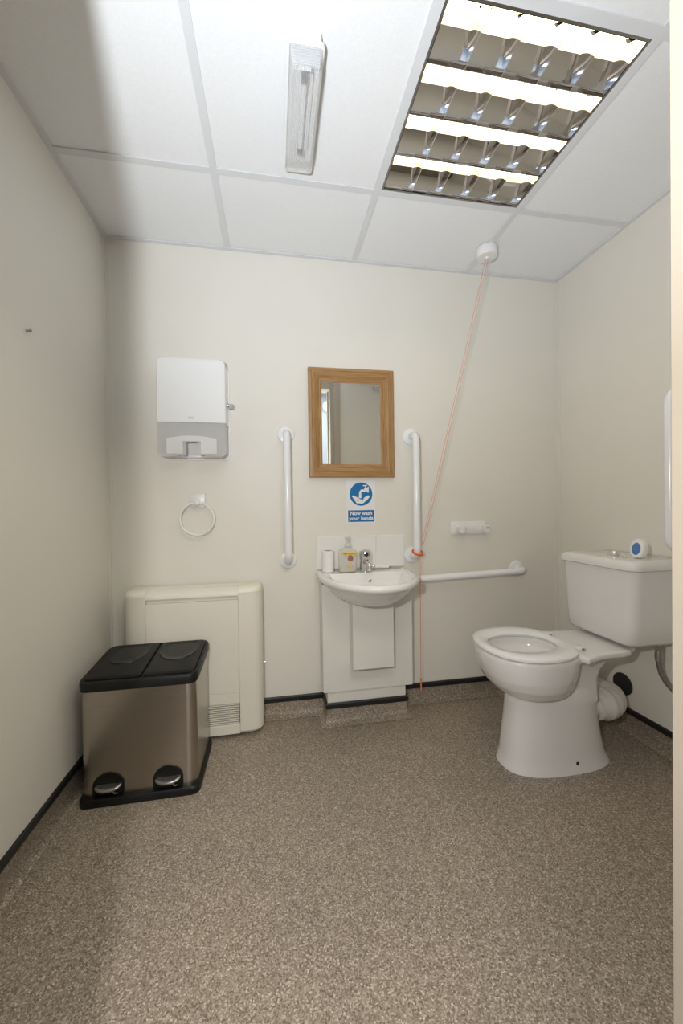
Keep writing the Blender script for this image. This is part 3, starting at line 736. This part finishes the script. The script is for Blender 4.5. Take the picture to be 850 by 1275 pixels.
# pedestal
loft(bm, [oloop(1.574, 2.026, .112, -.02, 2.6), oloop(1.574, 2.026, .112, .004, 2.6), oloop(1.578, 2.018, .109, .014, 2.6), oloop(1.586, 2.006, .104, .04, 2.6), oloop(1.592, 1.994, .100, .09, 2.6), oloop(1.603, 1.980, .096, .17, 2.6), oloop(1.612, 1.970, .093, .255, 2.6), oloop(1.635, 1.962, .085, .29, 2.6)])
# neck rising to the deck
def nloop(x0_, x1_, hw, z): return [(x, y, z) for x, y in rrect(x0_, x1_, AY-hw, AY+hw, .03, 6)]
loft(bm, [nloop(1.80, 1.962, .075, .24), nloop(1.80, 1.958, .074, .29), nloop(1.805, 1.956, .076, .33), nloop(1.81, 1.964, .083, .37), nloop(1.82, 1.985, .095, .405), nloop(1.825, 2.03, .115, .430), nloop(1.825, 2.06, .125, .440)])
# deck carrying the cistern
dk = [(1.814, AY-.172), (1.85, AY-.157), (1.90, AY-.142), (1.96, AY-.134), (2.01, AY-.134), (2.04, AY-.128), (2.055, AY-.112), (2.09, AY-.10), (2.20, AY-.10), (2.20, AY+.10), (2.09, AY+.10), (2.055, AY+.112), (2.04, AY+.128), (2.01, AY+.134), (1.96, AY+.134), (1.90, AY+.142), (1.85, AY+.157), (1.814, AY+.172)]
plan(bm, [(x if x < 2.1 else 2.09, y) for x, y in dk], .430, ZR)
me = bpy.data.meshes.new('pan_raw'); bmesh.ops.recalc_face_normals(bm, faces=bm.faces); bm.to_mesh(me); bm.free()
tmp = bpy.data.objects.new('tmp', me); C.objects.link(tmp)
rm = tmp.modifiers.new('r', 'REMESH'); rm.mode = 'VOXEL'; rm.voxel_size = .0055
sm = tmp.modifiers.new('s', 'SMOOTH'); sm.iterations = 7; sm.factor = .5
bpy.context.view_layer.update()
me2 = bpy.data.meshes.new_from_object(tmp.evaluated_get(bpy.context.evaluated_depsgraph_get()))
bpy.data.objects.remove(tmp)
for v in me2.vertices:
    if v.co.z < .0: v.co.z = 0
obj_me('pan', me2, M['ceramic'], t, angle=80)
# seat ring
def sloop(xc, yc, a, b, z, n=2.25, rear=None):
    o = []
    for x, y in superel(xc, yc, a, b, n, 64):
        if rear is not None and x > rear: x = rear+(x-rear)*.35
        o.append((x, y, z))
    return o
bm = bmesh.new()
SZ = ZR+.001
loft(bm, [sloop(1.674, AY, .172, .180, SZ, rear=1.812), sloop(1.674, AY, .178, .187, SZ+.006, rear=1.812), sloop(1.674, AY, .177, .186, SZ+.013, rear=1.812), sloop(1.674, AY, .170, .178, SZ+.019, rear=1.812), sloop(1.672, AY, .158, .150, SZ+.0205, rear=1.80),
          sloop(1.670, AY, .134, .110, SZ+.016), sloop(1.670, AY, .128, .103, SZ+.009), sloop(1.670, AY, .130, .105, SZ+.001)], False, False)
bmesh.ops.bridge_loops(bm, edges=[e for e in bm.edges if e.is_boundary])
obj('seat', bm, M['seat'], t, angle=40)
for yy in (AY-.085, AY+.085):
    bm = bmesh.new(); add_box(bm, 1.828, 1.872, yy-.017, yy+.017, ZR-.001, ZR+.014, r=.004)
    hg = obj('seat_hinge', bm, M['seat'], t)
    bm = bmesh.new(); tube(bm, [(1.853, yy-.0165, ZR+.008), (1.853, yy-.021, ZR+.008)], .005, 10); obj('hinge_pin', bm, M['steel_dull'], hg)
# cistern
CX0, CY0, CY1 = 2.006, AY-.172, AY+.188
bm = bmesh.new()
def cloop(ix, iy, z, r=.035):
    o = []
    for x, y in rrect(CX0+ix, XR-.008, CY0+iy, CY1-iy, (r, .004, .004, r), 8):
        bow = .010*(1-((y-(CY0+CY1)/2)/((CY1-CY0)/2))**2)
        o.append((x-(bow if x < 2.15 else 0), y, z))
    return o
loft(bm, [cloop(.034, .046, ZR+.012), cloop(.018, .026, ZR+.016), cloop(.009, .015, ZR+.030), cloop(.006, .010, .56), cloop(.001, .002, .756)])
obj('cistern', bm, M['ceramic'], t, angle=50)
bm = bmesh.new()
loft(bm, [cloop(.0-.004, -.004, .7565), cloop(-.011, -.011, .761), cloop(-.012, -.012, .774), cloop(-.008, -.008, .786), cloop(.002, .002, .794), cloop(.02, .018, .7955)])
obj('cistern_lid', bm, M['ceramic'], t, angle=50)
bm = bmesh.new(); lathe(bm, [(.026, 0), (.025, .004), (.018, .006), (.015, .016), (.011, .020), (.002, .021)], 24, Matrix.Translation((2.092, AY-.006, .795))); obj('flush_button', bm, M['chrome'], t)
bm = bmesh.new(); lathe(bm, [(.020, 0), (.019, .003), (.012, .004), (.011, .003)], 24, Matrix.Translation((2.080, AY-.052, .795))); obj('chrome_ring', bm, M['chrome'], t)
bm = bmesh.new(); lathe(bm, [(.0065, 0), (.0065, .002)], 12, at_y(1.825, AY-.1035, .036)); obj('floor_screw', bm, M['dark'], t, smooth=False)
# pan connector
bm = bmesh.new()
pp = [(1.94, AY+.005, .185), (1.998, AY+.005, .185), (1.9985, AY+.005, .185)]; rr_ = [.040, .040, .058]
ctr = [(2.0, AY+.005, .185), (2.018, AY+.005, .185)]
for k in range(25):
    a = PI/2*k/24; ctr.append((2.022+.112*math.sin(a), AY+.005+.112-.112*math.cos(a), .185-.008*k/24))
ctr += [(2.134, AY+.20, .176), (2.134, AY+.32, .175), (2.134, -.05, .172)]
for k, c in enumerate(ctr):
    pp.append(c); rr_.append(.058 if k < 4 else (.061+(.003 if k % 4 < 2 else 0) if k < 20 else .052))
tube(bm, pp, rr_, 28)
tag(obj('pan_connector', bm, M['rubber'], t, angle=70), 'ribbed white waste pipe connector')
bm = bmesh.new(); lathe(bm, [(.048, 0), (.048, .004), (.040, .005)], 28, Matrix.Translation((XR-.001, -.392, .195)) @ Matrix.Rotation(-PI/2, 4, 'Y')); tag(obj('wall_disc', bm, M['dark'], t), 'dark disc on the wall behind the waste pipe')  # flat dark disc on the right wall, behind the connector
bm = bmesh.new(); tube(bm, [(2.155, -.643, .472), (2.155, -.643, .448)], .015, 6); tube(bm, [(2.155, -.643, .448), (2.155, -.643, .425), (2.155, -.643, .405)], [.011, .0135, .011], 12)
tag(obj('hose_nut', bm, M['steel_dull'], t), 'tarnished metal hose nut')
bm = bmesh.new(); tube(bm, [(2.155, -.643, .410), (2.156, -.645, .385), (2.160, -.651, .355), (2.168, -.663, .328), (2.180, -.682, .303), (2.197, -.708, .282), (2.215, -.74, .268), (2.238, -.77, .262)], .0095, 12)
tag(obj('water_hose', bm, M['hose'], t), 'braided metal water hose')

# ------------------------------------------------------------------ air freshener on the cistern
t = thing('air_freshener', 'small white oval air freshener with a blue gel window standing on the cistern', 'air freshener', (2.10, AY-.098, .7955))
AF = Matrix.Translation((2.10, AY-.098, .7955)) @ Matrix.Rotation(math.radians(-86), 4, 'Z') @ Matrix.Rotation(math.radians(-10), 4, 'X')
bm = bmesh.new()
def af(rx, rz, y, z0=.038): return [AF @ Vector((x, y, max(z, .001))) for x, z in superel(0, z0, rx, rz, 2.1, 36)]
loft(bm, [af(.026, .036, .014), af(.030, .039, .010), af(.030, .039, -.004), af(.027, .036, -.010), af(.022, .030, -.012)])
obj('case', bm, M['white_pl'], t)
bm = bmesh.new()
def af2(rx, rz, y): return [AF @ Vector((x, y, z)) for x, z in superel(0, .036, rx, rz, 2, 32)]
loft(bm, [af2(.0165, .024, -.0115), af2(.0165, .024, -.0128), af2(.012, .019, -.0145)])
tag(obj('gel_window', bm, M['fresh_blue'], t), 'blue gel window')

# ------------------------------------------------------------------ small wall items
bm = bmesh.new(); tube(bm, [(0, -.566, 1.552), (.010, -.566, 1.552), (.012, -.566, 1.556)], .004, 8)
tag(obj('wall_hook', bm, M['steel_dull']), 'tiny dark hook high on the left wall', 'hook')
t = thing('alarm_sounder', 'small pale alarm box high on the entrance wall seen in the mirror', 'alarm', (1.63, YW, 2.03))
bm = bmesh.new(); add_box(bm, 1.61, 1.67, YW, YW+.03, 2.05, 2.09, r=.004); obj('case', bm, plain('lilac_plastic', (.74, .72, .78), .4), t)
bm = bmesh.new(); add_box(bm, 1.62, 1.66, YW+.03, YW+.032, 2.06, 2.065); obj('grille', bm, M['steel_dull'], t)
t = thing('corridor_bell', 'round grey fitting on the corridor wall seen in the mirror', 'alarm', (1.39, -2.72, 2.28))
bm = bmesh.new(); lathe(bm, [(.075, 0), (.075, .03), (.06, .045), (.02, .05)], 28, Matrix.Translation((1.39, -2.72, 2.22)) @ Matrix.Rotation(-PI/2, 4, 'X')); obj('case', bm, M['grid'], t)
t = thing('corridor_ceiling_light', 'flat lit ceiling panel in the corridor behind the doorway', 'ceiling light', (1.3, -2.15, 2.4))
obj('diffuser', box(.7, 1.9, -2.35, -1.95, 2.385, 2.4), M['lamp_panel'], t, smooth=False)
